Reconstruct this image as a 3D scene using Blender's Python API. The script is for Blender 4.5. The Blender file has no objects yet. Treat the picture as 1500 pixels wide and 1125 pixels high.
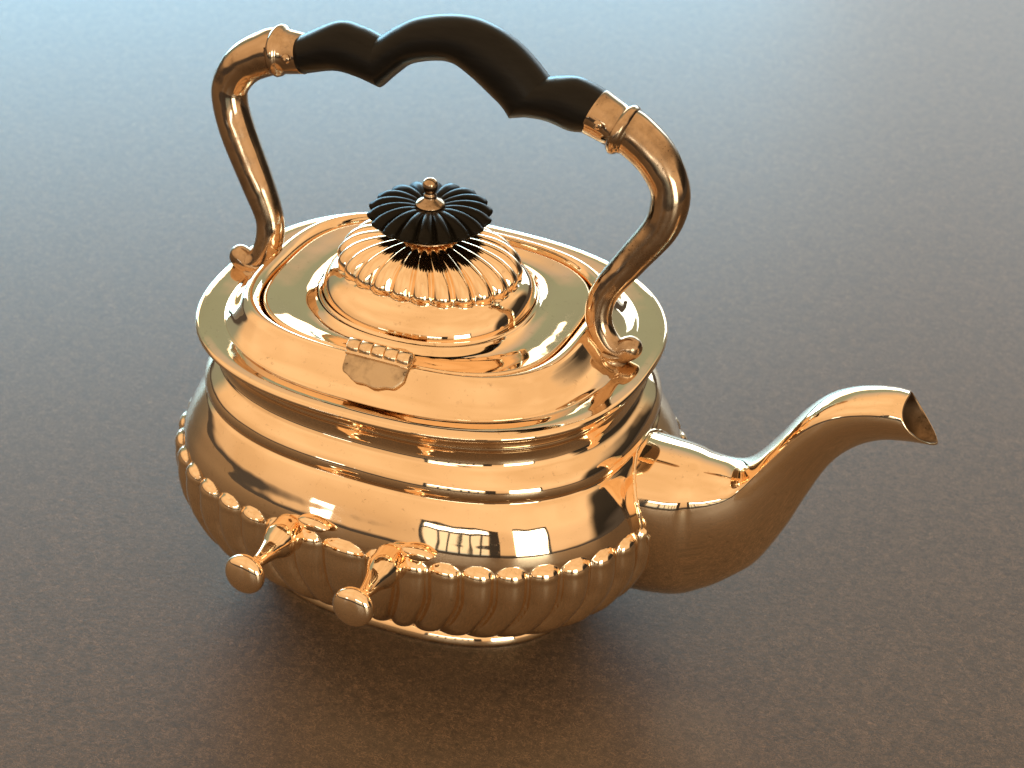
import bpy, bmesh, math, random
from mathutils import Vector, Matrix
random.seed(4)
sc = bpy.context.scene
COL = sc.collection

# ------------------------------------------------------------------ camera
cam = bpy.data.cameras.new('camera')
cam.sensor_width = 36.0
cam.lens = 3114.0855 / 1500.0 * 36.0
cam.clip_start = 0.02
cam.clip_end = 60
camo = bpy.data.objects.new('camera', cam)
COL.objects.link(camo)
rx = Vector((0.91858, 0.39424, 0.02799))
ry = Vector((-0.23937, 0.49858, 0.83314))
rz = Vector((0.31450, -0.77200, 0.55236))
M = Matrix((rx, ry, rz)).transposed().to_4x4()
M.translation = Vector((0.37726, -0.81442, 0.70652))
camo.matrix_world = M
cam.dof.use_dof = True
cam.dof.focus_distance = 0.985
cam.dof.aperture_fstop = 15.0
sc.camera = camo

# ------------------------------------------------------------------ room light: a plain warm room
world = bpy.data.worlds.new('World')
sc.world = world
world.use_nodes = True
nt = world.node_tree
nt.nodes.clear()
wo = nt.nodes.new('ShaderNodeOutputWorld')
bg = nt.nodes.new('ShaderNodeBackground')
tc = nt.nodes.new('ShaderNodeTexCoord')
# the room: dark floor below the table edge, painted wall towards the window, warm lit wall and ceiling on the other side
sx = nt.nodes.new('ShaderNodeSeparateXYZ')
nt.links.new(tc.outputs['Generated'], sx.inputs[0])


def wramp(stops):
    r = nt.nodes.new('ShaderNodeValToRGB')
    while len(r.color_ramp.elements) < len(stops):
        r.color_ramp.elements.new(0.5)
    for e_, (p_, c_) in zip(r.color_ramp.elements, stops):
        e_.position = p_
        e_.color = (*c_, 1)
    m_ = nt.nodes.new('ShaderNodeMapRange')
    m_.inputs[1].default_value = -0.3
    m_.inputs[2].default_value = 1.0
    nt.links.new(sx.outputs[2], m_.inputs[0])
    nt.links.new(m_.outputs[0], r.inputs[0])
    return r


FLOOR = (0.085, 0.068, 0.055)
r_front = wramp([(0.225, FLOOR), (0.262, (0.84, 0.55, 0.30)), (0.45, (1.03, 0.685, 0.375)), (1.0, (1.02, 0.675, 0.36))])
r_back = wramp([(0.225, FLOOR), (0.262, (0.30, 0.31, 0.24)), (0.66, (0.355, 0.395, 0.285)), (0.72, (0.60, 0.49, 0.37)), (0.86, (0.97, 0.64, 0.35))])
dt = nt.nodes.new('ShaderNodeVectorMath')
dt.operation = 'DOT_PRODUCT'
dt.inputs[1].default_value = (-0.45, 0.89, 0.0)
nt.links.new(tc.outputs['Generated'], dt.inputs[0])
mf = nt.nodes.new('ShaderNodeMapRange')
mf.interpolation_type = 'SMOOTHSTEP'
mf.inputs[1].default_value = 0.42
mf.inputs[2].default_value = 0.62
nt.links.new(dt.outputs['Value'], mf.inputs[0])
wm = nt.nodes.new('ShaderNodeMix')
wm.data_type = 'RGBA'
nt.links.new(mf.outputs[0], wm.inputs['Factor'])
wn = nt.nodes.new('ShaderNodeTexNoise')
wn.inputs['Scale'].default_value = 1.7
wn.inputs['Detail'].default_value = 2.0
nt.links.new(tc.outputs['Generated'], wn.inputs['Vector'])
wr = nt.nodes.new('ShaderNodeValToRGB')
wr.color_ramp.elements[0].position = 0.35
wr.color_ramp.elements[0].color = (0.93, 0.91, 0.88, 1)
wr.color_ramp.elements[1].position = 0.66
wr.color_ramp.elements[1].color = (1.12, 1.15, 1.22, 1)
nt.links.new(wn.outputs['Fac'], wr.inputs[0])
wx = nt.nodes.new('ShaderNodeMix')
wx.data_type = 'RGBA'
wx.blend_type = 'MULTIPLY'
wx.inputs['Factor'].default_value = 1.0
nt.links.new(r_front.outputs[0], wx.inputs['A'])
nt.links.new(wr.outputs[0], wx.inputs['B'])
nt.links.new(wx.outputs['Result'], wm.inputs['A'])
nt.links.new(r_back.outputs[0], wm.inputs['B'])
# the unlit far corner of the room, to the right
r_dark = wramp([(0.225, FLOOR), (0.262, (0.030, 0.025, 0.02)), (0.47, (0.05, 0.04, 0.03)), (0.52, (0.30, 0.22, 0.14)), (0.66, (0.9, 0.62, 0.36))])
dk = nt.nodes.new('ShaderNodeVectorMath')
dk.operation = 'DOT_PRODUCT'
dk.inputs[1].default_value = (0.88, 0.47, 0.0)
nt.links.new(tc.outputs['Generated'], dk.inputs[0])
mk = nt.nodes.new('ShaderNodeMapRange')
mk.interpolation_type = 'SMOOTHSTEP'
mk.inputs[1].default_value = 0.80
mk.inputs[2].default_value = 0.88
nt.links.new(dk.outputs['Value'], mk.inputs[0])
wm2 = nt.nodes.new('ShaderNodeMix')
wm2.data_type = 'RGBA'
nt.links.new(mk.outputs[0], wm2.inputs['Factor'])
nt.links.new(wm.outputs['Result'], wm2.inputs['A'])
nt.links.new(r_dark.outputs[0], wm2.inputs['B'])
nt.links.new(wm2.outputs['Result'], bg.inputs[0])
bg.inputs[1].default_value = 1.0
nt.links.new(bg.outputs[0], wo.inputs[0])


def area(name, loc, target, w, h, col, radiance):
    l = bpy.data.lights.new(name, 'AREA')
    l.shape = 'RECTANGLE'
    l.size = w
    l.size_y = h
    l.color = col
    l.energy = radiance * math.pi * w * h
    o = bpy.data.objects.new(name, l)
    COL.objects.link(o)
    o.location = loc
    d = Vector(target) - Vector(loc)
    o.rotation_euler = d.to_track_quat('-Z', 'Y').to_euler()
    return o


# daylight window behind the kettle and to the left, garden window behind the camera
WIN = ((-1.36, 1.80, 0.42, 2.25, 0.58, (0.38, 0.75, 1.0), 12.5),      # x, y, z, width, height, colour, radiance
       (-1.32, 1.82, 0.97, 2.30, 0.40, (1.0, 0.86, 0.70), 3.6),
       (0.12, 2.25, 0.60, 1.15, 0.90, (0.74, 0.90, 1.0), 3.7))
for x, y, z, w, h, c, L in WIN:
    area('window_light', (x, y, z), (0, 0, z - 0.12), w, h, c, L)
GARDEN = ((9.0, 1.10, 0.50, 0.70, 5.0, (1.0, 1.0, 0.90)),       # azimuth, width, bottom, top, radiance, colour
          (9.0, 1.10, 0.06, 0.46, 0.42, (0.80, 1.0, 0.92)),
          (44.0, 0.86, 0.06, 0.84, 6.5, (1.0, 1.0, 0.84)),
          (-25.0, 0.26, 0.20, 0.30, 4.0, (0.85, 0.95, 1.0)))
for az, w, z0_, z1_, L, c in GARDEN:
    a = math.radians(az)
    zc = (z0_ + z1_) / 2
    area('garden_window_light', (2.6 * math.sin(a), -2.6 * math.cos(a), zc), (0, 0, zc), w, z1_ - z0_, c, L)

sc.view_settings.view_transform = 'Standard'
sc.view_settings.look = 'None'
sc.view_settings.exposure = 0.0
sc.view_settings.gamma = 1.0
sc.render.engine = 'CYCLES'
sc.cycles.max_bounces = 12
sc.cycles.glossy_bounces = 8


# ------------------------------------------------------------------ materials
def new_mat(name):
    m = bpy.data.materials.new(name)
    m.use_nodes = True
    t = m.node_tree
    return m, t, t.nodes['Principled BSDF']


def nd(t, kind, **kw):
    n = t.nodes.new(kind)
    for k, v in kw.items():
        if k.startswith('i_'):
            n.inputs[k[2:].replace('_', ' ')].default_value = v
        else:
            setattr(n, k, v)
    return n


def ramp(t, stops):
    r = t.nodes.new('ShaderNodeValToRGB')
    while len(r.color_ramp.elements) < len(stops):
        r.color_ramp.elements.new(0.5)
    for e, (p, c) in zip(r.color_ramp.elements, stops):
        e.position = p
        e.color = (*c, 1) if len(c) == 3 else c
    return r


def metal(name, col, rough, spots=0.0, dent=0.012, spotcol=(0.12, 0.07, 0.04), spotscale=900, patch=0.0):
    m, t, b = new_mat(name)
    b.inputs['Metallic'].default_value = 1.0
    tc = nd(t, 'ShaderNodeTexCoord')
    # very slight colour drift of old plate
    n1 = nd(t, 'ShaderNodeTexNoise', i_Scale=28.0, i_Detail=4.0)
    t.links.new(tc.outputs['Object'], n1.inputs['Vector'])
    c2 = (col[0] * 0.95, col[1] * 0.93, col[2] * 0.90)
    r1 = ramp(t, [(0.35, col), (0.7, c2)])
    t.links.new(n1.outputs['Fac'], r1.inputs[0])
    colour = r1.outputs[0]
    # fine scratches and finger smears raise the roughness
    n2 = nd(t, 'ShaderNodeTexNoise', i_Scale=90.0, i_Detail=6.0, i_Roughness=0.7)
    t.links.new(tc.outputs['Object'], n2.inputs['Vector'])
    mr = nd(t, 'ShaderNodeMapRange')
    mr.inputs[1].default_value = 0.35
    mr.inputs[2].default_value = 0.75
    mr.inputs[3].default_value = rough
    mr.inputs[4].default_value = rough * 1.9
    t.links.new(n2.outputs['Fac'], mr.inputs[0])
    rough_out = mr.outputs[0]
    if spots > 0:
        n3 = nd(t, 'ShaderNodeTexNoise', i_Scale=float(spotscale), i_Detail=3.0, i_Roughness=0.6)
        t.links.new(tc.outputs['Object'], n3.inputs['Vector'])
        n4 = nd(t, 'ShaderNodeTexNoise', i_Scale=55.0, i_Detail=5.0, i_Roughness=0.65)
        t.links.new(tc.outputs['Object'], n4.inputs['Vector'])
        s1 = nd(t, 'ShaderNodeMapRange')
        s1.inputs[1].default_value = 0.60
        s1.inputs[2].default_value = 0.72
        t.links.new(n3.outputs['Fac'], s1.inputs[0])
        s2 = nd(t, 'ShaderNodeMapRange')
        s2.inputs[1].default_value = 0.46
        s2.inputs[2].default_value = 0.66
        t.links.new(n4.outputs['Fac'], s2.inputs[0])
        pm = nd(t, 'ShaderNodeMath', operation='MULTIPLY_ADD')
        t.links.new(s1.outputs[0], pm.inputs[0])
        t.links.new(s2.outputs[0], pm.inputs[1])
        pp = nd(t, 'ShaderNodeMath', operation='MULTIPLY')
        t.links.new(s2.outputs[0], pp.inputs[0])
        pp.inputs[1].default_value = patch
        t.links.new(pp.outputs[0], pm.inputs[2])
        sm = nd(t, 'ShaderNodeMath', operation='MULTIPLY', use_clamp=True)
        t.links.new(pm.outputs[0], sm.inputs[0])
        sm.inputs[1].default_value = spots
        mx = nd(t, 'ShaderNodeMix', data_type='RGBA')
        t.links.new(sm.outputs[0], mx.inputs['Factor'])
        t.links.new(colour, mx.inputs['A'])
        mx.inputs['B'].default_value = (*spotcol, 1)
        colour = mx.outputs['Result']
        ra = nd(t, 'ShaderNodeMath', operation='MULTIPLY_ADD', use_clamp=True)
        t.links.new(sm.outputs[0], ra.inputs[0])
        ra.inputs[1].default_value = 0.35
        t.links.new(rough_out, ra.inputs[2])
        rough_out = ra.outputs[0]
    t.links.new(colour, b.inputs['Base Color'])
    t.links.new(rough_out, b.inputs['Roughness'])
    # hand-raised metal: faint unevenness
    n5 = nd(t, 'ShaderNodeTexNoise', i_Scale=42.0, i_Detail=2.0, i_Roughness=0.45)
    t.links.new(tc.outputs['Object'], n5.inputs['Vector'])
    bp = nd(t, 'ShaderNodeBump', i_Strength=1.0, i_Distance=dent * 0.01)
    t.links.new(n5.outputs['Fac'], bp.inputs['Height'])
    t.links.new(bp.outputs[0], b.inputs['Normal'])
    return m


GOLD = (0.98, 0.765, 0.53)
M_BODY = metal('polished_plate', GOLD, 0.03, spots=0.35, spotscale=420, dent=0.03)
M_HANDLE = metal('worn_plate', (0.56, 0.41, 0.275), 0.085, spots=0.95, dent=0.10, patch=0.55, spotcol=(0.10, 0.06, 0.035))
M_HINGE = metal('worn_hinge_plate', (0.90, 0.70, 0.48), 0.14, spots=0.4, dent=0.05, patch=0.3)
M_SOLDER = metal('tarnished_solder', (0.66, 0.52, 0.36), 0.33, spots=0.9, dent=0.25, patch=0.6, spotscale=500,
                 spotcol=(0.10, 0.06, 0.035))
M_INNER = metal('dark_lining', (0.30, 0.20, 0.12), 0.35, spots=0.9, dent=0.1, patch=0.8, spotcol=(0.03, 0.018, 0.01))  # darker, rougher metal for the inside of the spout mouth


def black_wood(name, rough, col, spec=0.2):
    m, t, b = new_mat(name)
    tc = nd(t, 'ShaderNodeTexCoord')
    mpn = nd(t, 'ShaderNodeMapping')
    mpn.inputs['Scale'].default_value = (1, 6, 6)
    t.links.new(tc.outputs['Object'], mpn.inputs[0])
    n = nd(t, 'ShaderNodeTexNoise', i_Scale=60.0, i_Detail=8.0, i_Roughness=0.7)
    t.links.new(mpn.outputs[0], n.inputs['Vector'])
    r = ramp(t, [(0.3, col), (0.75, tuple(c * 2.2 for c in col))])
    t.links.new(n.outputs['Fac'], r.inputs[0])
    t.links.new(r.outputs[0], b.inputs['Base Color'])
    b.inputs['Specular IOR Level'].default_value = spec
    mr = nd(t, 'ShaderNodeMapRange')
    mr.inputs[3].default_value = rough * 0.8
    mr.inputs[4].default_value = rough * 1.25
    t.links.new(n.outputs['Fac'], mr.inputs[0])
    t.links.new(mr.outputs[0], b.inputs['Roughness'])
    bp = nd(t, 'ShaderNodeBump', i_Strength=0.25, i_Distance=0.0004)
    t.links.new(n.outputs['Fac'], bp.inputs['Height'])
    t.links.new(bp.outputs[0], b.inputs['Normal'])
    return m


M_GRIP = black_wood('ebonised_wood', 0.30, (0.005, 0.0045, 0.004))
M_KNOB = black_wood('black_knob_wood', 0.28, (0.006, 0.005, 0.0035), 0.10)


def table_mat():
    m, t, b = new_mat('mottled_brown_laminate')
    tc = nd(t, 'ShaderNodeTexCoord')
    P = tc.outputs['Object']
    # large cloudy drift
    a = nd(t, 'ShaderNodeTexNoise', i_Scale=26.0, i_Detail=5.0, i_Roughness=0.6)
    t.links.new(P, a.inputs['Vector'])
    ra = ramp(t, [(0.3, (0.063, 0.048, 0.036)), (0.7, (0.080, 0.060, 0.044))])
    t.links.new(a.outputs['Fac'], ra.inputs[0])
    # short curled fibres: thin ridges of a distorted noise, in several sizes
    last = ra.outputs[0]
    for sc_, dist, wdt, fcol, amt, rot in ((150.0, 1.4, 0.06, (0.034, 0.028, 0.024), 0.75, 2.2),
                                           (180.0, 2.0, 0.028, (0.27, 0.175, 0.115), 0.85, 0.4),
                                           (270.0, 1.8, 0.034, (0.225, 0.15, 0.10), 0.8, 1.3),
                                           (380.0, 1.4, 0.050, (0.030, 0.025, 0.022), 0.7, 0.9),
                                           (480.0, 1.3, 0.045, (0.19, 0.125, 0.085), 0.6, 2.0)):
        mpn = nd(t, 'ShaderNodeMapping')
        mpn.inputs['Rotation'].default_value = (0, 0, rot)
        mpn.inputs['Scale'].default_value = (1.0, 1.45, 1.0)
        t.links.new(P, mpn.inputs[0])
        f = nd(t, 'ShaderNodeTexNoise', i_Scale=sc_, i_Detail=2.5, i_Roughness=0.55, i_Distortion=dist)
        t.links.new(mpn.outputs[0], f.inputs['Vector'])
        s = nd(t, 'ShaderNodeMath', operation='SUBTRACT')
        t.links.new(f.outputs['Fac'], s.inputs[0])
        s.inputs[1].default_value = 0.5
        ab = nd(t, 'ShaderNodeMath', operation='ABSOLUTE')
        t.links.new(s.outputs[0], ab.inputs[0])
        q = nd(t, 'ShaderNodeMapRange')
        q.inputs[1].default_value = 0.0
        q.inputs[2].default_value = wdt
        q.inputs[3].default_value = 1.0
        q.inputs[4].default_value = 0.0
        t.links.new(ab.outputs[0], q.inputs[0])
        # broken up so that fibres end
        g = nd(t, 'ShaderNodeTexNoise', i_Scale=sc_ * 0.8, i_Detail=2.0)
        t.links.new(P, g.inputs['Vector'])
        gm = nd(t, 'ShaderNodeMapRange')
        gm.inputs[1].default_value = 0.38
        gm.inputs[2].default_value = 0.56
        t.links.new(g.outputs['Fac'], gm.inputs[0])
        k = nd(t, 'ShaderNodeMath', operation='MULTIPLY')
        t.links.new(q.outputs[0], k.inputs[0])
        t.links.new(gm.outputs[0], k.inputs[1])
        k2 = nd(t, 'ShaderNodeMath', operation='MULTIPLY')
        t.links.new(k.outputs[0], k2.inputs[0])
        k2.inputs[1].default_value = amt
        mx = nd(t, 'ShaderNodeMix', data_type='RGBA')
        t.links.new(k2.outputs[0], mx.inputs['Factor'])
        t.links.new(last, mx.inputs['A'])
        mx.inputs['B'].default_value = (*fcol, 1)
        last = mx.outputs['Result']
    t.links.new(last, b.inputs['Base Color'])
    b.inputs['Specular IOR Level'].default_value = 0.54
    n = nd(t, 'ShaderNodeTexNoise', i_Scale=420.0, i_Detail=4.0, i_Roughness=0.6)
    t.links.new(P, n.inputs['Vector'])
    mr = nd(t, 'ShaderNodeMapRange')
    mr.inputs[3].default_value = 0.36
    mr.inputs[4].default_value = 0.46
    t.links.new(n.outputs['Fac'], mr.inputs[0])
    t.links.new(mr.outputs[0], b.inputs['Roughness'])
    bp = nd(t, 'ShaderNodeBump', i_Strength=0.18, i_Distance=0.0005)
    t.links.new(n.outputs['Fac'], bp.inputs['Height'])
    t.links.new(bp.outputs[0], b.inputs['Normal'])
    return m


M_TABLE = table_mat()


# ------------------------------------------------------------------ mesh helpers
def obj(name, verts, faces, mat, parent=None, smooth=True, mats=None, fmat=None):
    me = bpy.data.meshes.new(name)
    me.from_pydata([tuple(v) for v in verts], [], faces)
    me.update()
    bm = bmesh.new()
    bm.from_mesh(me)
    bmesh.ops.recalc_face_normals(bm, faces=bm.faces[:])
    bm.to_mesh(me)
    bm.free()
    if smooth:
        me.shade_smooth()
    for m in (mats or [mat]):
        me.materials.append(m)
    if fmat:
        for p in me.polygons:
            p.material_index = fmat[p.index]
    o = bpy.data.objects.new(name, me)
    COL.objects.link(o)
    if parent:
        o.parent = parent
    return o


def loft(rings, cap0=False, cap1=False, closed=True):
    n = len(rings[0])
    V = [v for r in rings for v in r]
    F = []
    for i in range(len(rings) - 1):
        for j in range(n if closed else n - 1):
            k = (j + 1) % n
            F.append((i * n + j, i * n + k, (i + 1) * n + k, (i + 1) * n + j))
    for flag, base in ((cap0, 0), (cap1, (len(rings) - 1) * n)):
        if flag:
            c = Vector((0, 0, 0))
            for j in range(n):
                c += Vector(V[base + j])
            V.append(c / n)
            ci = len(V) - 1
            for j in range(n):
                F.append((base + j, base + (j + 1) % n, ci))
    return V, F


def catmull(P, sub):
    """Catmull-Rom through tuples of any size"""
    out = []
    m = len(P)
    for i in range(m - 1):
        p0 = P[i - 1] if i > 0 else tuple(2 * a - b for a, b in zip(P[0], P[1]))
        p3 = P[i + 2] if i + 2 < m else tuple(2 * a - b for a, b in zip(P[-1], P[-2]))
        p1, p2 = P[i], P[i + 1]
        for s in range(sub):
            u = s / sub
            out.append(tuple(0.5 * (2 * b + (c - a) * u + (2 * a - 5 * b + 4 * c - d) * u * u
                                    + (3 * b - a - 3 * c + d) * u ** 3)
                             for a, b, c, d in zip(p0, p1, p2, p3)))
    out.append(tuple(P[-1]))
    return out


def sell(a, b, n, t):
    c, s = math.cos(t), math.sin(t)
    return (math.copysign(abs(c) ** (2 / n), c) * a, math.copysign(abs(s) ** (2 / n), s) * b)


def equal_arc(a, b, n, N, start=-math.pi / 2):
    """N curve angles evenly spaced by arc length, beginning at the front"""
    K = 8000
    L = [0.0]
    p = sell(a, b, n, start)
    for i in range(1, K + 1):
        q = sell(a, b, n, start + 2 * math.pi * i / K)
        L.append(L[-1] + math.hypot(q[0] - p[0], q[1] - p[1]))
        p = q
    T = L[-1]
    out = []
    j = 0
    for i in range(N):
        s = T * i / N
        while L[j + 1] < s:
            j += 1
        f = (s - L[j]) / (L[j + 1] - L[j])
        out.append(start + 2 * math.pi * (j + f) / K)
    return out, T


def oval_sweep(profile, N=320, n=2.35, cap0=False, cap1=False, cx=0.0, cy=0.0):
    """profile rows (z, a, b)"""
    ns = n if isinstance(n, list) else [n] * len(profile)
    ts, _ = equal_arc(0.11, 0.09, sum(ns) / len(ns), N)
    rings = []
    for row, n in zip(profile, ns):
        z, a, b = row[:3]
        ox, oy = (row[3], row[4]) if len(row) > 3 else (cx, cy)
        ring = []
        for t in ts:
            x, y = sell(a, b, n, t)
            ring.append((x + ox, y + oy, z))
        rings.append(ring)
    return loft(rings, cap0, cap1)


def lathe(profile, N=48, axis=None, origin=(0, 0, 0)):
    """profile rows (r, h); axis is the direction of h"""
    q = Vector(axis or (0, 0, 1)).to_track_quat('Z', 'Y')
    o = Vector(origin)
    rings = [[o + q @ Vector((r * math.cos(2 * math.pi * j / N), r * math.sin(2 * math.pi * j / N), h))
              for j in range(N)] for r, h in profile]
    return loft(rings, True, True)


def tube(path, N=32, wide=1.0):
    """path rows (x, y, z, r) -> round tube; returns rings"""
    pts = [Vector(p[:3]) for p in path]
    rings = []
    for i, p in enumerate(path):
        d = (pts[min(i + 1, len(pts) - 1)] - pts[max(i - 1, 0)]).normalized()
        side = Vector((0, 1, 0))
        side = (side - d * side.dot(d)).normalized()
        up = d.cross(side)
        rings.append([pts[i] + side * (p[3] * wide * math.cos(2 * math.pi * j / N))
                      + up * (p[3] * math.sin(2 * math.pi * j / N)) for j in range(N)])
    return rings


# ------------------------------------------------------------------ the table top
V, F = [], []
tx0, tx1, ty0, ty1 = -1.9, 1.6, -1.05, 1.45
V = [(tx0, ty0, 0), (tx1, ty0, 0), (tx1, ty1, 0), (tx0, ty1, 0),
     (tx0, ty0, -0.03), (tx1, ty0, -0.03), (tx1, ty1, -0.03), (tx0, ty1, -0.03)]
F = [(0, 1, 2, 3), (7, 6, 5, 4), (0, 4, 5, 1), (1, 5, 6, 2), (2, 6, 7, 3), (3, 7, 4, 0)]
table = obj('table_top', V, F, M_TABLE, smooth=False)
table['kind'] = 'structure'

# ------------------------------------------------------------------ the window wall that the metal mirrors
def wood_mat():
    m, t, b = new_mat('dark_window_wood')
    tc = nd(t, 'ShaderNodeTexCoord')
    n = nd(t, 'ShaderNodeTexNoise', i_Scale=9.0, i_Detail=6.0)
    t.links.new(tc.outputs['Object'], n.inputs['Vector'])
    r = ramp(t, [(0.3, (0.03, 0.022, 0.016)), (0.7, (0.07, 0.035, 0.022))])
    t.links.new(n.outputs['Fac'], r.inputs[0])
    t.links.new(r.outputs[0], b.inputs['Base Color'])
    b.inputs['Roughness'].default_value = 0.5
    return m


M_FRAME = wood_mat()


def window_frame(az, dist, boxes):
    """boxes (x0, x1, z0, z1) across the window, joined into one frame"""
    a = math.radians(az)
    c = Vector((dist * math.sin(a), -dist * math.cos(a), 0))
    ux = Vector((math.cos(a), math.sin(a), 0))
    uy = Vector((-math.sin(a), math.cos(a), 0))
    V_, F_ = [], []
    for x0, x1, z0_, z1_ in boxes:
        k = len(V_)
        for y in (-0.025, 0.025):
            for x, z in ((x0, z0_), (x1, z0_), (x1, z1_), (x0, z1_)):
                V_.append(c + ux * x + uy * y + Vector((0, 0, z)))
        F_ += [(k, k + 1, k + 2, k + 3), (k + 7, k + 6, k + 5, k + 4)] + [(k + i, k + (i + 1) % 4, k + 4 + (i + 1) % 4, k + 4 + i) for i in range(4)]
    o = obj('window_frame', V_, F_, M_FRAME, smooth=False)
    o['kind'] = 'structure'
    return o


bars = [(-0.60, -0.54, -0.7, 0.76), (0.55, 0.80, -0.7, 0.76), (-0.54, 0.55, 0.70, 0.76), (-0.54, 0.55, 0.45, 0.51)]  # broad second post added in place of a dark reddish chair-like shape
bars += [(x, x + 0.035, 0.0, 0.45) for x in (-0.36, -0.17, 0.02, 0.19, 0.36)]
window_frame(9.0, 2.5, bars)
window_frame(44.0, 2.5, [(0.42, 0.48, -0.7, 0.90), (-0.42, 0.42, 0.83, 0.90)])

# ------------------------------------------------------------------ the kettle
kettle = bpy.data.objects.new('tea_kettle', None)
COL.objects.link(kettle)
kettle.empty_display_size = 0.05
kettle['label'] = 'polished golden metal tea kettle with black scalloped handle grip standing on the brown table'
kettle['category'] = 'kettle'

# ---- body: gadrooned bowl, shoulder, neck
NF = 46                      # gadroons
PER = 20                     # samples per gadroon
N = NF * PER
TS, T = equal_arc(0.1265, 0.1005, 2.5, N)
wide = 1.45                  # the gadroon at the middle of each long side is wider
unit = T / (NF - 2 + 2 * wide)
half = T / 2


def flute_phase(s):
    """arc position from the front middle -> position 0..1 inside its gadroon"""
    s = s % T
    best = None
    for c in (0.0, half, T):
        d = abs(s - c)
        if d <= wide * unit / 2:
            return 0.5 + (s - c) / (wide * unit)
    base = wide * unit / 2 if s < half else half + wide * unit / 2
    return ((s - base) / unit) % 1.0


SP = [T * j / N for j in range(N)]
SHIFT = 1.15 * unit


def swept(s, g):
    """arc position moved so that gadroons run in towards the middle lower down"""
    if s > half * 1.5:
        return s - SHIFT * g * math.tanh((T - s) / (1.6 * unit))
    if s > half:
        return s + SHIFT * g * math.tanh((s - half) / (1.6 * unit))
    if s > half * 0.5:
        return s - SHIFT * g * math.tanh((half - s) / (1.6 * unit))
    return s + SHIFT * g * math.tanh(s / (1.6 * unit))


low = catmull([(0.0095, 0.080, 0.0570), (0.0150, 0.0905, 0.0680), (0.024, 0.1025, 0.0800), (0.036, 0.1140, 0.0915),
               (0.050, 0.1218, 0.0975), (0.064, 0.1262, 0.1007), (0.077, 0.1271, 0.1014)], 14)
mid = catmull([(0.077, 0.1271, 0.1014), (0.0825, 0.1266, 0.1010), (0.0880, 0.1252, 0.0998), (0.0935, 0.1229, 0.0977), (0.0990, 0.1203, 0.0955),
               (0.1045, 0.1171, 0.0928), (0.1080, 0.1149, 0.0909), (0.1094, 0.1138, 0.0900)], 9)
step = catmull([(0.1099, 0.1133, 0.0895), (0.1106, 0.1130, 0.0892), (0.1113, 0.1133, 0.0895)], 3)
upp = catmull([(0.1118, 0.1138, 0.0900), (0.1142, 0.1144, 0.0906), (0.1172, 0.1140, 0.0903), (0.1204, 0.1123, 0.0888), (0.1234, 0.1095, 0.0866),
               (0.1258, 0.1068, 0.0846), (0.1274, 0.1056, 0.0838)], 8)
neck = catmull([(0.1284, 0.1050, 0.0834), (0.1302, 0.1045, 0.0833), (0.1325, 0.1044, 0.0836), (0.1350, 0.1047, 0.0842), (0.1362, 0.1052, 0.0848),
                (0.1371, 0.1058, 0.0855), (0.1380, 0.1059, 0.0857), (0.1390, 0.1058, 0.0858), (0.1415, 0.1068, 0.0874), (0.1445, 0.1086, 0.0896),
                (0.1470, 0.1104, 0.0917)], 6)
prof = low + mid[1:] + step + upp + neck
CX = 0.0025
Z_END = 0.0825
rings = []
wun = unit
for z, a, b in prof:
    ring = []
    for j, t in enumerate(TS):
        h = 0.0
        if z < Z_END:
            gz = max(0.0, min(1.0, (0.062 - z) / 0.050)) ** 1.5
            u = 2 * flute_phase(swept(SP[j], gz)) - 1
            # half-round gadroon with a round upper end
            dz = min(1.0, max(0.0, z - (Z_END - 0.0072)) / 0.0072)
            q = max(0.0, 1 - u * u - dz * dz)
            q *= 1 + 0.05 * math.sin(SP[j] * 97.0) * math.sin(SP[j] * 41.0)
            grow = min(1.0, max(0.0, (z - 0.0095) / 0.03)) ** 0.7
            h = 0.0044 * grow * (1 + 0.4 * min(1.0, max(0.0, (0.074 - z) / 0.02))) * q ** 0.62 if q > 0 else 0.0
            h -= 0.0004 * grow * (1 - dz)
        x, y = sell(a + h, b + h, 2.5, t)
        ring.append((x + CX, y, z))
    rings.append(ring)
V, F = loft(rings, cap0=True)
body = obj('body', V, F, M_BODY, kettle)
body['label'] = 'bulging oval body with vertical gadroons below a smooth shoulder'

# ---- foot
foot = catmull([(0.0, 0.0865, 0.0620), (0.0004, 0.0888, 0.0645), (0.003, 0.0888, 0.0645), (0.006, 0.0872, 0.0630),
                (0.0085, 0.0845, 0.0602), (0.0125, 0.0840, 0.0596)], 6)
V, F = oval_sweep(foot, 256, 2.5)
obj('foot_ring', V, F, M_BODY, kettle)

# ---- flange: rolled outer lip, cove, raised rim round the lid
FO, RO = (0.0025, -0.002), (0.0, -0.002)


def off(rows, o0, o1=None):
    """append the oval's centre to profile rows, sliding from o0 to o1"""
    o1 = o1 or o0
    m_ = max(1, len(rows) - 1)
    return [(*r_[:3], o0[0] + (o1[0] - o0[0]) * k_ / m_, o0[1] + (o1[1] - o0[1]) * k_ / m_) for k_, r_ in enumerate(rows)]


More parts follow.
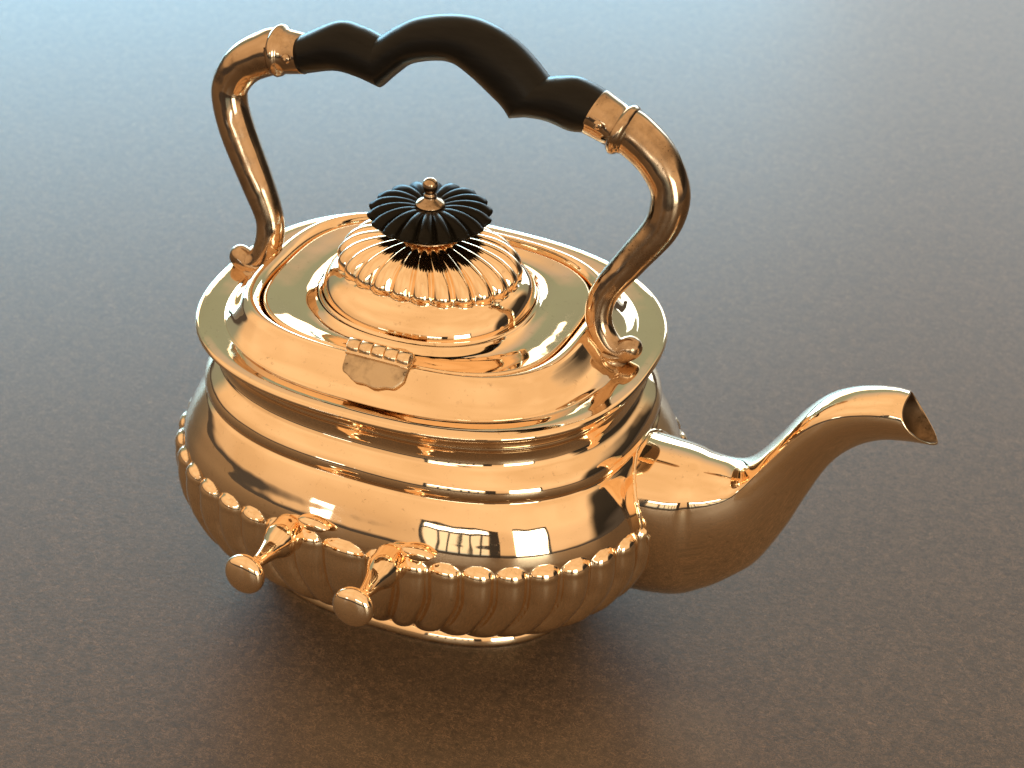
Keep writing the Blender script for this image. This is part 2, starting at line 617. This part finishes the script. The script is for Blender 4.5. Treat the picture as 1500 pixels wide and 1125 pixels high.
fl = (off(catmull([(0.1462, 0.1098, 0.0912), (0.1482, 0.1117, 0.0932), (0.1494, 0.1134, 0.0950)], 6), FO)
      + off(catmull([(0.1499, 0.1141, 0.0957), (0.1508, 0.1149, 0.0965), (0.1520, 0.1151, 0.0967), (0.1531, 0.1146, 0.0962)], 6), FO)
      + off(catmull([(0.1538, 0.1136, 0.0952), (0.1543, 0.1095, 0.0918), (0.1538, 0.1045, 0.0874), (0.1533, 0.1012, 0.0846)], 6), FO)
      + off(catmull([(0.1535, 0.1004, 0.0839), (0.1545, 0.0975, 0.0815), (0.1570, 0.0938, 0.0774), (0.1608, 0.0902, 0.0734),
                     (0.1646, 0.0872, 0.0700)], 8), FO, RO)
      + off(catmull([(0.1659, 0.0862, 0.0690), (0.1671, 0.0846, 0.0677), (0.1673, 0.0826, 0.0663), (0.1665, 0.0806, 0.0651),
                     (0.1652, 0.0792, 0.0643)], 7), RO)
      + off([(0.1640, 0.0785, 0.0639), (0.1575, 0.0785, 0.0639)], RO))
NSQ = [2.45 if r_[0] < 0.1536 and r_[1] > 0.1 else 2.45 + 0.55 * min(1.0, max(0.0, (0.1015 - r_[1]) / 0.014)) for r_ in fl]
V, F = oval_sweep(fl, 400, NSQ)
obj('flange', V, F, M_BODY, kettle)

# ---- lid with its fluted dome, knob and finial
ld = ([(0.1600, 0.0768, 0.0622), (0.1636, 0.0772, 0.0626), (0.1648, 0.0768, 0.0622)]
      + catmull([(0.1652, 0.0760, 0.0614), (0.1646, 0.0720, 0.0590), (0.1638, 0.0670, 0.0560), (0.1634, 0.0625, 0.0532),
                 (0.1638, 0.0585, 0.0512), (0.1650, 0.0556, 0.0492), (0.1660, 0.0545, 0.0484)], 7))
ld = off(ld[:3], RO) + off(ld[3:], RO, (0.0, -0.001))
V, F = oval_sweep(ld, 320, [3.0] * 3 + [3.0 - 0.75 * k_ / (len(ld) - 4) for k_ in range(len(ld) - 3)])
lid = obj('lid', V, F, M_BODY, kettle)
NL = 24
PL = 18
TL, TLen = equal_arc(0.045, 0.036, 2.2, NL * PL)
dome = ([(0.1656, 0.0546, 0.0484), (0.1658, 0.0536, 0.0474)]
        + catmull([(0.1664, 0.0530, 0.0466), (0.1690, 0.0526, 0.0459), (0.1720, 0.0515, 0.0443), (0.1748, 0.0499, 0.0418),
                   (0.1770, 0.0480, 0.0388), (0.1785, 0.0460, 0.0360)], 8)
        + catmull([(0.1790, 0.0448, 0.0344), (0.1836, 0.0432, 0.0326), (0.1882, 0.0394, 0.0298), (0.1922, 0.0332, 0.0256),
                   (0.1951, 0.0256, 0.0206), (0.1968, 0.0175, 0.0150), (0.1975, 0.0105, 0.0100)], 9))
rings = []
Ld = 0.0
prev = None
for z, a, b in dome:
    ring = []
    if z > 0.1786 and prev:
        Ld += math.hypot(a - prev[1], z - prev[0])
    prev = (z, a)
    for j, t in enumerate(TL):
        h = 0.0
        if Ld > 0:
            u = 2 * ((j / PL + 0.5) % 1.0) - 1
            dz = max(0.0, 1 - Ld / 0.0046)
            q = max(0.0, 1 - abs(u) ** 2.2 - dz ** 2.2)
            h = 0.0029 * min(1, a / 0.036) * q ** 1.05
        ring.append((*sell(a + h * 0.8, b + h * 0.8, 2.2, t), z + h * 0.6))
    rings.append(ring)
V, F = loft(rings, cap1=True)
obj('dome', V, F, M_BODY, lid)

# ferrule under the knob
V, F = lathe([(0.0, 0.1945), (0.0085, 0.1945), (0.0085, 0.1976), (0.0132, 0.1980), (0.0146, 0.1988), (0.0146, 0.1996), (0.0132, 0.2004),
              (0.0095, 0.2008), (0.0082, 0.2022), (0.0082, 0.2050), (0.0, 0.2050)], 64)
obj('ferrule', V, F, M_HANDLE, lid)

# black umbrella-shaped fluted knob
NK = 18
PK = 16
kp = ([(0.0076, 0.2012), (0.0084, 0.2036), (0.0120, 0.2060), (0.0190, 0.2076), (0.0255, 0.2082)]
      + catmull([(0.0286, 0.2080), (0.0291, 0.2086), (0.0288, 0.2096), (0.0270, 0.2114), (0.0234, 0.2133), (0.0180, 0.2148),
                 (0.0120, 0.2150), (0.0070, 0.2141)], 6))
rings = []
for i, (r, z) in enumerate(kp):
    ring = []
    for j in range(NK * PK):
        u = 2 * ((j / PK) % 1.0) - 1
        tw = 0.0
        ang = 2 * math.pi * j / (NK * PK)
        q = math.sqrt(max(0.0, 1 - u * u))
        amp = 0.0044 * min(1.0, max(0.0, (r - 0.006) / 0.018))
        rr = r + amp * (q - 0.8) * (1.5 if z < 0.2100 else 0.6)
        zz = z + (amp * (q - 0.8) * 0.9 if z >= 0.2062 else -amp * 0.3 * (q - 0.8))
        ring.append((rr * math.cos(ang), rr * math.sin(ang), zz))
    rings.append(ring)
V, F = loft(rings, True, True)
knob = obj('knob', V, F, M_KNOB, lid)
knob['label'] = 'black fluted umbrella-shaped knob'

V, F = lathe([(0.0, 0.2130), (0.0066, 0.2132), (0.0074, 0.2142), (0.0072, 0.2151), (0.0056, 0.2164), (0.0034, 0.2176), (0.0027, 0.2184),
              (0.0031, 0.2189), (0.0033, 0.2195), (0.0028, 0.2201), (0.0025, 0.2209), (0.0030, 0.2218), (0.0036, 0.2232), (0.0038, 0.2248),
              (0.0036, 0.2263), (0.0028, 0.2274), (0.0016, 0.2281), (0.0003, 0.2283)], 40)
obj('finial', V, F, M_HANDLE, lid)


# ---- hinge on the front long side of the lid
def box(name, sx, sy, sz, mat, parent, mw, bev=0.0004, seg=2):
    bm = bmesh.new()
    bmesh.ops.create_cube(bm, size=1.0, matrix=Matrix.Diagonal((sx, sy, sz, 1)))
    bmesh.ops.bevel(bm, geom=bm.edges[:], offset=bev, segments=seg, affect='EDGES', profile=0.5)
    me = bpy.data.meshes.new(name)
    bm.to_mesh(me)
    bm.free()
    me.shade_smooth()
    me.materials.append(mat)
    me.transform(mw)
    o = bpy.data.objects.new(name, me)
    COL.objects.link(o)
    o.parent = parent
    return o


HX, hy, hz = 0.0062, -0.0672, 0.1700
hinge = bpy.data.objects.new('hinge', None)
hinge.empty_display_size = 0.01
COL.objects.link(hinge)
hinge.parent = kettle
hw = 0.0325
seg = hw / 5
for k in range(5):
    x0 = HX - hw / 2 + k * seg
    g = 0.00022
    r = 0.0041
    kn = [(0.0, g), (r - 0.0004, g), (r, g + 0.0004), (r, seg - g - 0.0004), (r - 0.0004, seg - g), (0.0, seg - g)]
    V, F = lathe(kn, 28, (1, 0, 0), (x0, hy, hz))
    o = obj('knuckle', V, F, M_HINGE, hinge)
    o.data.shade_smooth()


def plate(name, outline, thick, mat, parent, fn, wob=0.0):
    """outline in (u, v); fn maps (u, v, w) to a point"""
    n = len(outline)
    cu = sum(p[0] for p in outline) / n
    cv = sum(p[1] for p in outline) / n
    rows = []
    for s, w in ((1.0, 0.0), (1.0, thick * 0.6), (0.97, thick * 0.88), (0.9, thick), (0.6, thick * 1.02), (0.3, thick * 1.02)):
        rows.append([fn(cu + (u - cu) * s, cv + (v - cv) * s, w) for u, v in outline])
    V, F = loft(rows, True, True)
    return obj(name, V, F, mat, parent)


# leaf soldered to the flange (slopes down the cove) and the leaf on the lid
sl = math.radians(43)


def on_cove(u, v, w):
    return (u + HX, hy - 0.0014 - v * math.cos(sl) - w * math.sin(sl), hz - 0.0016 - v * math.sin(sl) + w * math.cos(sl))


def on_front(u, v, w):
    return on_cove(u, v, w)


apron = [(-0.0163, 0.0), (-0.0158, 0.0045)] + [(0.0158 * math.sin(a), 0.0068 + 0.0078 * math.cos(a) ** 0.8 + 0.0004 * math.sin(9 * a))
         for a in [math.radians(d) for d in range(-84, 85, 7)]] + [(0.0158, 0.0045), (0.0163, 0.0)]
ap = plate('solder_apron', apron, 0.0016, M_SOLDER, hinge, on_cove)
ap['label'] = 'dull tarnished apron of the hinge'
leaf = [(-0.0161, 0.0), (0.0161, 0.0), (0.0161, 0.0056), (-0.0161, 0.0056)]
leafd = []
for (u0, v0), (u1, v1) in zip(leaf, leaf[1:] + leaf[:1]):
    for k in range(6):
        leafd.append((u0 + (u1 - u0) * k / 6, v0 + (v1 - v0) * k / 6))
plate('leaf', leafd, 0.0020, M_HINGE, hinge, lambda u, v, w: (u + HX, hy + 0.0006 - v * 0.86 - w * 0.5, hz + 0.0004 - v * 0.5 + w * 0.86))
lid_leaf = ([(-0.0160, 0.0), (-0.0157, 0.0035), (-0.0130, 0.0046), (-0.003, 0.0052), (0.001, 0.0075), (0.005, 0.0092), (0.008, 0.0096), (0.0105, 0.0084),
             (0.0125, 0.0058), (0.0157, 0.0040), (0.0160, 0.0)])
plate('lid_leaf', lid_leaf, 0.0018, M_HINGE, hinge, lambda u, v, w: (u + HX, hy + 0.002 + v, hz - 0.0030 + w - 0.10 * v))

# ---- spout: flat-topped, creased along both sides, keeled below
ST = [(0.1000, 0.1117), (0.1366, 0.1108), (0.1489, 0.1097), (0.1620, 0.1109), (0.1711, 0.1169), (0.1813, 0.1312), (0.1925, 0.1494),
      (0.2024, 0.1611), (0.2130, 0.1680), (0.2241, 0.1720), (0.2335, 0.1739), (0.2402, 0.1740)]
SB = [(0.0886, 0.0175), (0.1338, 0.0225), (0.1532, 0.0319), (0.1683, 0.0449), (0.1795, 0.0582), (0.1911, 0.0823), (0.1996, 0.1048),
      (0.2085, 0.1252), (0.2185, 0.1382), (0.2306, 0.1465), (0.2434, 0.1499), (0.2569, 0.1517)]
SW = [0.0300, 0.0270, 0.0220, 0.0175, 0.0145, 0.0125, 0.0121, 0.0122, 0.0121, 0.0119, 0.0116, 0.0114]
SF = [0.25, 0.25, 0.23, 0.19, 0.14, 0.12, 0.17, 0.22, 0.26, 0.30, 0.33, 0.35]   # crease height as a share from the top
SU = [0.04, 0.05, 0.08, 0.13, 0.17, 0.18, 0.13, 0.10, 0.06, 0.04, 0.03, 0.03]   # how far the side swells below the crease
st = catmull([(*a, *b, w, f, k) for a, b, w, f, k in zip(ST, SB, SW, SF, SU)], 8)


def spout_section(row, inset=0.0, N=28):
    tx, tz, bx_, bz_, w, f, k_ = row
    top = Vector((tx, 0, tz))
    bot = Vector((bx_, 0, bz_))
    L = (bot - top).length
    d = (bot - top) / L
    top = top + d * inset
    L -= 2 * inset
    w -= inset
    pts = []
    # right half from the top to the keel: gentle dome over the top, crease, full side, keel
    half_pts = []
    for i in range(N):
        u = i / (N - 1)
        # crown: flattened arc, then tight shoulder
        q = math.radians(84)
        half_pts.append((w * math.sin(u * q) / math.sin(q), f * (1 - math.cos(u * q)) / (1 - math.cos(q))))
    for i in range(1, N):
        u = i / (N - 1)
        half_pts.append((w * (1 - u ** 2.1) ** 0.62 * (1.0 + k_ * math.sin(math.pi * u ** 0.8)), f + (1 - f) * u))
    ring = [top + d * (v * L) + Vector((0, -y, 0)) for y, v in half_pts]
    ring += [top + d * (v * L) + Vector((0, y, 0)) for y, v in reversed(half_pts[1:-1])]
    return ring


def cut_back(rows):
    """the mouth is cut so that its sides draw back and the lower lip runs out to a point"""
    m_ = len(rows)
    for i_ in range(max(0, m_ - 20), m_):
        k_ = ((i_ - (m_ - 20)) / 19.0) ** 1.3
        w_ = max(abs(v.y) for v in rows[i_])
        rows[i_] = [v - Vector((0.98, 0, 0.12)) * (0.0042 * k_ * (abs(v.y) / w_) ** 1.6) for v in rows[i_]]
    return rows


rings = cut_back([spout_section(r) for r in st])
nr = len(rings)
inner = cut_back([spout_section(r, 0.0009) for r in st[-26:]])[::-1]
V, F = loft(rings + inner)
n1 = len(rings[0])
fm = [0 if i < nr * n1 else 1 for i in range(len(F))]
spout = obj('spout', V, F, M_BODY, kettle, mats=[M_BODY, M_INNER], fmat=fm)
spout['label'] = 'tall curved spout with creased sides and an open dark mouth'

def body_ab(z):
    for r0, r1 in zip(prof, prof[1:]):
        if r0[0] <= z <= r1[0]:
            f = (z - r0[0]) / max(1e-9, r1[0] - r0[0])
            return r0[1] + (r1[1] - r0[1]) * f, r0[2] + (r1[2] - r0[2]) * f
    return prof[0][1:]


def outside(v):
    a, b = body_ab(v.z)
    h = 0.0035 if v.z < Z_END - 0.006 else 0.0
    return (abs(v.x - CX) / (a + h)) ** 2.5 + (abs(v.y) / (b + h)) ** 2.5 - 1


seam = []
for j in range(n1):
    for r0, r1 in zip(rings, rings[1:]):
        f0, f1 = outside(r0[j]), outside(r1[j])
        if f0 <= 0 < f1:
            seam.append(r0[j] + (r1[j] - r0[j]) * (-f0 / (f1 - f0)))
            break
if len(seam) > 20:
    m_ = len(seam)
    rr = []
    for k in range(m_):
        d = (seam[(k + 1) % m_] - seam[k - 1]).normalized()
        s1 = d.cross(Vector((1, 0, 0.2))).normalized()
        s2 = d.cross(s1)
        r = 0.0011 * (1 + 0.25 * math.sin(k * 1.7) * math.sin(k * 0.31))
        rr.append([seam[k] + s1 * (r * math.cos(2 * math.pi * q_ / 10)) + s2 * (r * math.sin(2 * math.pi * q_ / 10)) for q_ in range(10)])
    rr.append(rr[0])
    V, F = loft(rr)
    obj('solder_seam', V, F, M_BODY, spout)

# ---- handle: two scrolled arms, ferrules, black grip.  The loop leans back a little
LEAN, Z0 = 0.19244, 0.15876


def hp(x, z, r=None):
    p = (x, LEAN * (z - Z0), z)
    return p + (r,) if r is not None else p


LL = [(-0.0905, 0.2671, 0.0108), (-0.0963, 0.2652, 0.0107), (-0.1091, 0.2574, 0.0098), (-0.1165, 0.2463, 0.0088), (-0.1167, 0.2365, 0.0086),
      (-0.1108, 0.2210, 0.0086), (-0.0990, 0.1990, 0.0080), (-0.0912, 0.1830, 0.0070), (-0.0902, 0.1713, 0.0068), (-0.0938, 0.1605, 0.0065),
      (-0.1003, 0.1560, 0.0062), (-0.1055, 0.1582, 0.0060)]
LR = [(0.0883, 0.2646, 0.0105), (0.0940, 0.2632, 0.0104), (0.1057, 0.2550, 0.0098), (0.1138, 0.2435, 0.0089), (0.1152, 0.2336, 0.0086),
      (0.1120, 0.2217, 0.0080), (0.1011, 0.2048, 0.0072), (0.0905, 0.1880, 0.0066), (0.0877, 0.1778, 0.0063), (0.0890, 0.1692, 0.0061),
      (0.0936, 0.1619, 0.0060), (0.1000, 0.1586, 0.0058), (0.1052, 0.1612, 0.0057)]
for P in (LL, LR):
    q = catmull(P, 10)
    path = [hp(r[0], r[1], r[2] * 1.07) for r in q]
    rr = tube(path, 36, 0.92)
    # round ball that ends the scroll
    e, d = Vector(path[-1][:3]), (Vector(path[-1][:3]) - Vector(path[-2][:3])).normalized()
    side = Vector((0, 1, 0))
    up = d.cross(side)
    R0 = path[-1][3]
    for k in range(1, 9):
        a = math.pi / 2 * k / 8
        rr.append([e + d * (R0 * 1.05 * math.sin(a)) + (side * (0.92 * math.cos(2 * math.pi * j / 36)) + up * math.sin(2 * math.pi * j / 36))
                   * (R0 * max(math.cos(a), 0.02)) for j in range(36)])
    V, F = loft(rr, True, True)
    arm = obj('handle_arm', V, F, M_HANDLE, kettle)
    # neck of solder that joins the scroll to the flange
    s = 1 if P[0][0] > 0 else -1
    rr = []
    for k in range(9):
        u = k / 8
        r = 0.0052 + 0.0042 * u ** 2.2 + 0.002 * (1 - u) ** 2
        cx = s * (0.0968 - 0.001 * u)
        rr.append([(cx + r * 1.15 * math.cos(2 * math.pi * j / 32), r * 1.1 * math.sin(2 * math.pi * j / 32), 0.1585 - 0.0065 * u)
                   for j in range(32)])
    V, F = loft(rr, True, True)
    obj('scroll_foot', V, F, M_HANDLE, arm)

GU = [(-0.0799, 0.2768), (-0.0615, 0.2868), (-0.0487, 0.2866), (-0.0380, 0.2840), (-0.0286, 0.2913), (-0.0191, 0.2966), (-0.0053, 0.3005),
      (0.0075, 0.3016), (0.0199, 0.2994), (0.0315, 0.2946), (0.0404, 0.2886), (0.0488, 0.2813), (0.0544, 0.2828), (0.0628, 0.2841),
      (0.0715, 0.2823), (0.0789, 0.2796)]
GL = [(-0.0753, 0.2590), (-0.0596, 0.2634), (-0.0478, 0.2630), (-0.0348, 0.2603), (-0.0275, 0.2680), (-0.0198, 0.2744), (-0.0077, 0.2784),
      (0.0018, 0.2789), (0.0114, 0.2746), (0.0216, 0.2682), (0.0287, 0.2634), (0.0327, 0.2590), (0.0415, 0.2611), (0.0519, 0.2613),
      (0.0625, 0.2592), (0.0702, 0.2599)]


def grip_ring(u, l, NN=40, s=1.0):
    U = Vector(hp(*u))
    Lw = Vector(hp(*l))
    c = (U + Lw) / 2
    v = (U - Lw) / 2
    ax = Vector((0, 1, -LEAN)).normalized()
    hwid = 0.0112 * s
    ring = []
    for j in range(NN):
        a = 2 * math.pi * j / NN
        ca, sa = math.cos(a), math.sin(a)
        # slightly squared oval
        ring.append(c + v * (s * math.copysign(abs(ca) ** 0.9, ca)) + ax * (hwid * math.copysign(abs(sa) ** 0.9, sa)))
    return ring


rings = []
for i0, i1 in ((0, 3), (3, 11), (11, 15)):
    seg_ = catmull([(*GU[i], *GL[i]) for i in range(i0, i1 + 1)], 8)
    if rings:
        seg_ = seg_[1:]
    for r in seg_:
        rings.append(grip_ring(r[:2], r[2:]))
V, F = loft(rings, True, True)
grip = obj('grip', V, F, M_GRIP, kettle)
grip['label'] = 'black wooden grip with three scalloped arches'
me = grip.data
# crisp creases where the arches meet
sharp_rows = (24, 24 + 64)
att = me.attributes.new('sharp_edge', 'BOOLEAN', 'EDGE')
for ed in me.edges:
    a, b_ = ed.vertices
    if a // 40 == b_ // 40 and a // 40 in sharp_rows:
        att.data[ed.index].value = True

# ferrules: sleeve with a raised ring
for (gu, gl, P) in ((GU[0], GL[0], LL), (GU[-1], GL[-1], LR)):
    s = -1 if P is LL else 1
    gc = Vector(hp((gu[0] + gl[0]) / 2, (gu[1] + gl[1]) / 2))
    rc = Vector(hp(P[0][0], P[0][1]))
    d = (rc - gc).normalized()
    L = (rc - gc).length
    gr = (Vector(hp(*gu)) - Vector(hp(*gl))).length / 2
    prof_ = [(gr * 0.80, -0.0016), (gr * 0.985, -0.0016), (gr * 1.045, -0.0012), (gr * 1.05, 0.0), (0.0108, L * 0.55), (0.0108, L - 0.0030),
             (0.0117, L - 0.0024), (0.0126, L - 0.0012), (0.0130, L), (0.0126, L + 0.0012), (0.0117, L + 0.0024), (0.0107, L + 0.0030),
             (0.0106, L + 0.004), (0.009, L + 0.0042)]
    side = Vector((0, 1, 0))
    side = (side - d * side.dot(d)).normalized()
    up = d.cross(side)
    rr = [[gc + d * h + (side * (1.0 * math.cos(2 * math.pi * j / 40)) + up * math.sin(2 * math.pi * j / 40)) * r for j in range(40)] for r, h in prof_]
    V, F = loft(rr, True, True)
    col_ = obj('ferrule', V, F, M_HANDLE, kettle)
    # rivet that pins the grip, on the near face
    nrm = (-side * 0.93 + up * (0.1 if s > 0 else -0.1)).normalized()
    if nrm.y > 0:
        nrm = -nrm
    base = gc + d * (L * 0.35) + nrm * 0.0102
    V, F = lathe([(0.0, -0.001), (0.0024, -0.001), (0.0024, 0.0006), (0.0019, 0.0012), (0.0008, 0.0015), (0.0, 0.0015)], 24, nrm, base)
    obj('rivet', V, F, M_HANDLE, col_)

# ---- the two lugs on the near side
for s in (-1, 1):
    base = Vector((s * 0.0272, -0.1010, 0.0772))
    tip = Vector((s * 0.0283, -0.1440, 0.0812))
    d = (tip - base).normalized()
    L = (tip - base).length
    pr = catmull([(0.0088, 0.0), (0.0086, 0.0040), (0.0085, 0.0085), (0.0072, 0.0126), (0.0055, 0.0168), (0.0042, 0.0220), (0.0034, 0.0270),
                  (0.0032, 0.0310), (0.0042, 0.0340)], 6) + \
        catmull([(0.0068, 0.0366), (0.0092, 0.0382), (0.0101, 0.0402), (0.0098, 0.0422), (0.0082, 0.0438), (0.0055, 0.0448), (0.0025, 0.0452), (0.0004, 0.0453)], 6)
    V, F = lathe([(max(r, 0), h) for r, h in pr], 40, d, base)
    # the root is not quite round: flattened above and below
    V2 = []
    for v in V:
        v = Vector(v)
        q = (v - base).dot(d)
        k = max(0.0, 1 - q / 0.02)
        V2.append(Vector((v.x, v.y, base.z + (v.z - base.z) * (1 + 0.10 * k))))
    lug = obj('lug', V2, F, M_BODY, kettle)
    lug['label'] = 'spool-shaped lug with a button end'
    # leaf-shaped ends of the lug's saddle plate
    for q in (1,):
        cx = base.x + q * 0.0140
        outl = []
        for k in range(28):
            a = 2 * math.pi * k / 28
            c_ = math.cos(a)
            # blunt at the lug, pointed outside
            outl.append((0.0088 * c_, 0.0040 * math.copysign(abs(math.sin(a)) ** (1.0 + 0.7 * max(0.0, c_ * q)), math.sin(a))))
        rows = []
        for sc_, w in ((1.0, 0.0), (0.97, 0.0012), (0.86, 0.0026), (0.66, 0.0036), (0.4, 0.0042), (0.15, 0.0044)):
            rows.append([Vector((cx + u * sc_, -0.1005 - w + 0.06 * (abs(cx + u * sc_) ** 2) * 10, 0.0872 + v * sc_)) for u, v in outl])
        V, F = loft(rows, True, True)
        obj('saddle_leaf', V, F, M_BODY, lug)
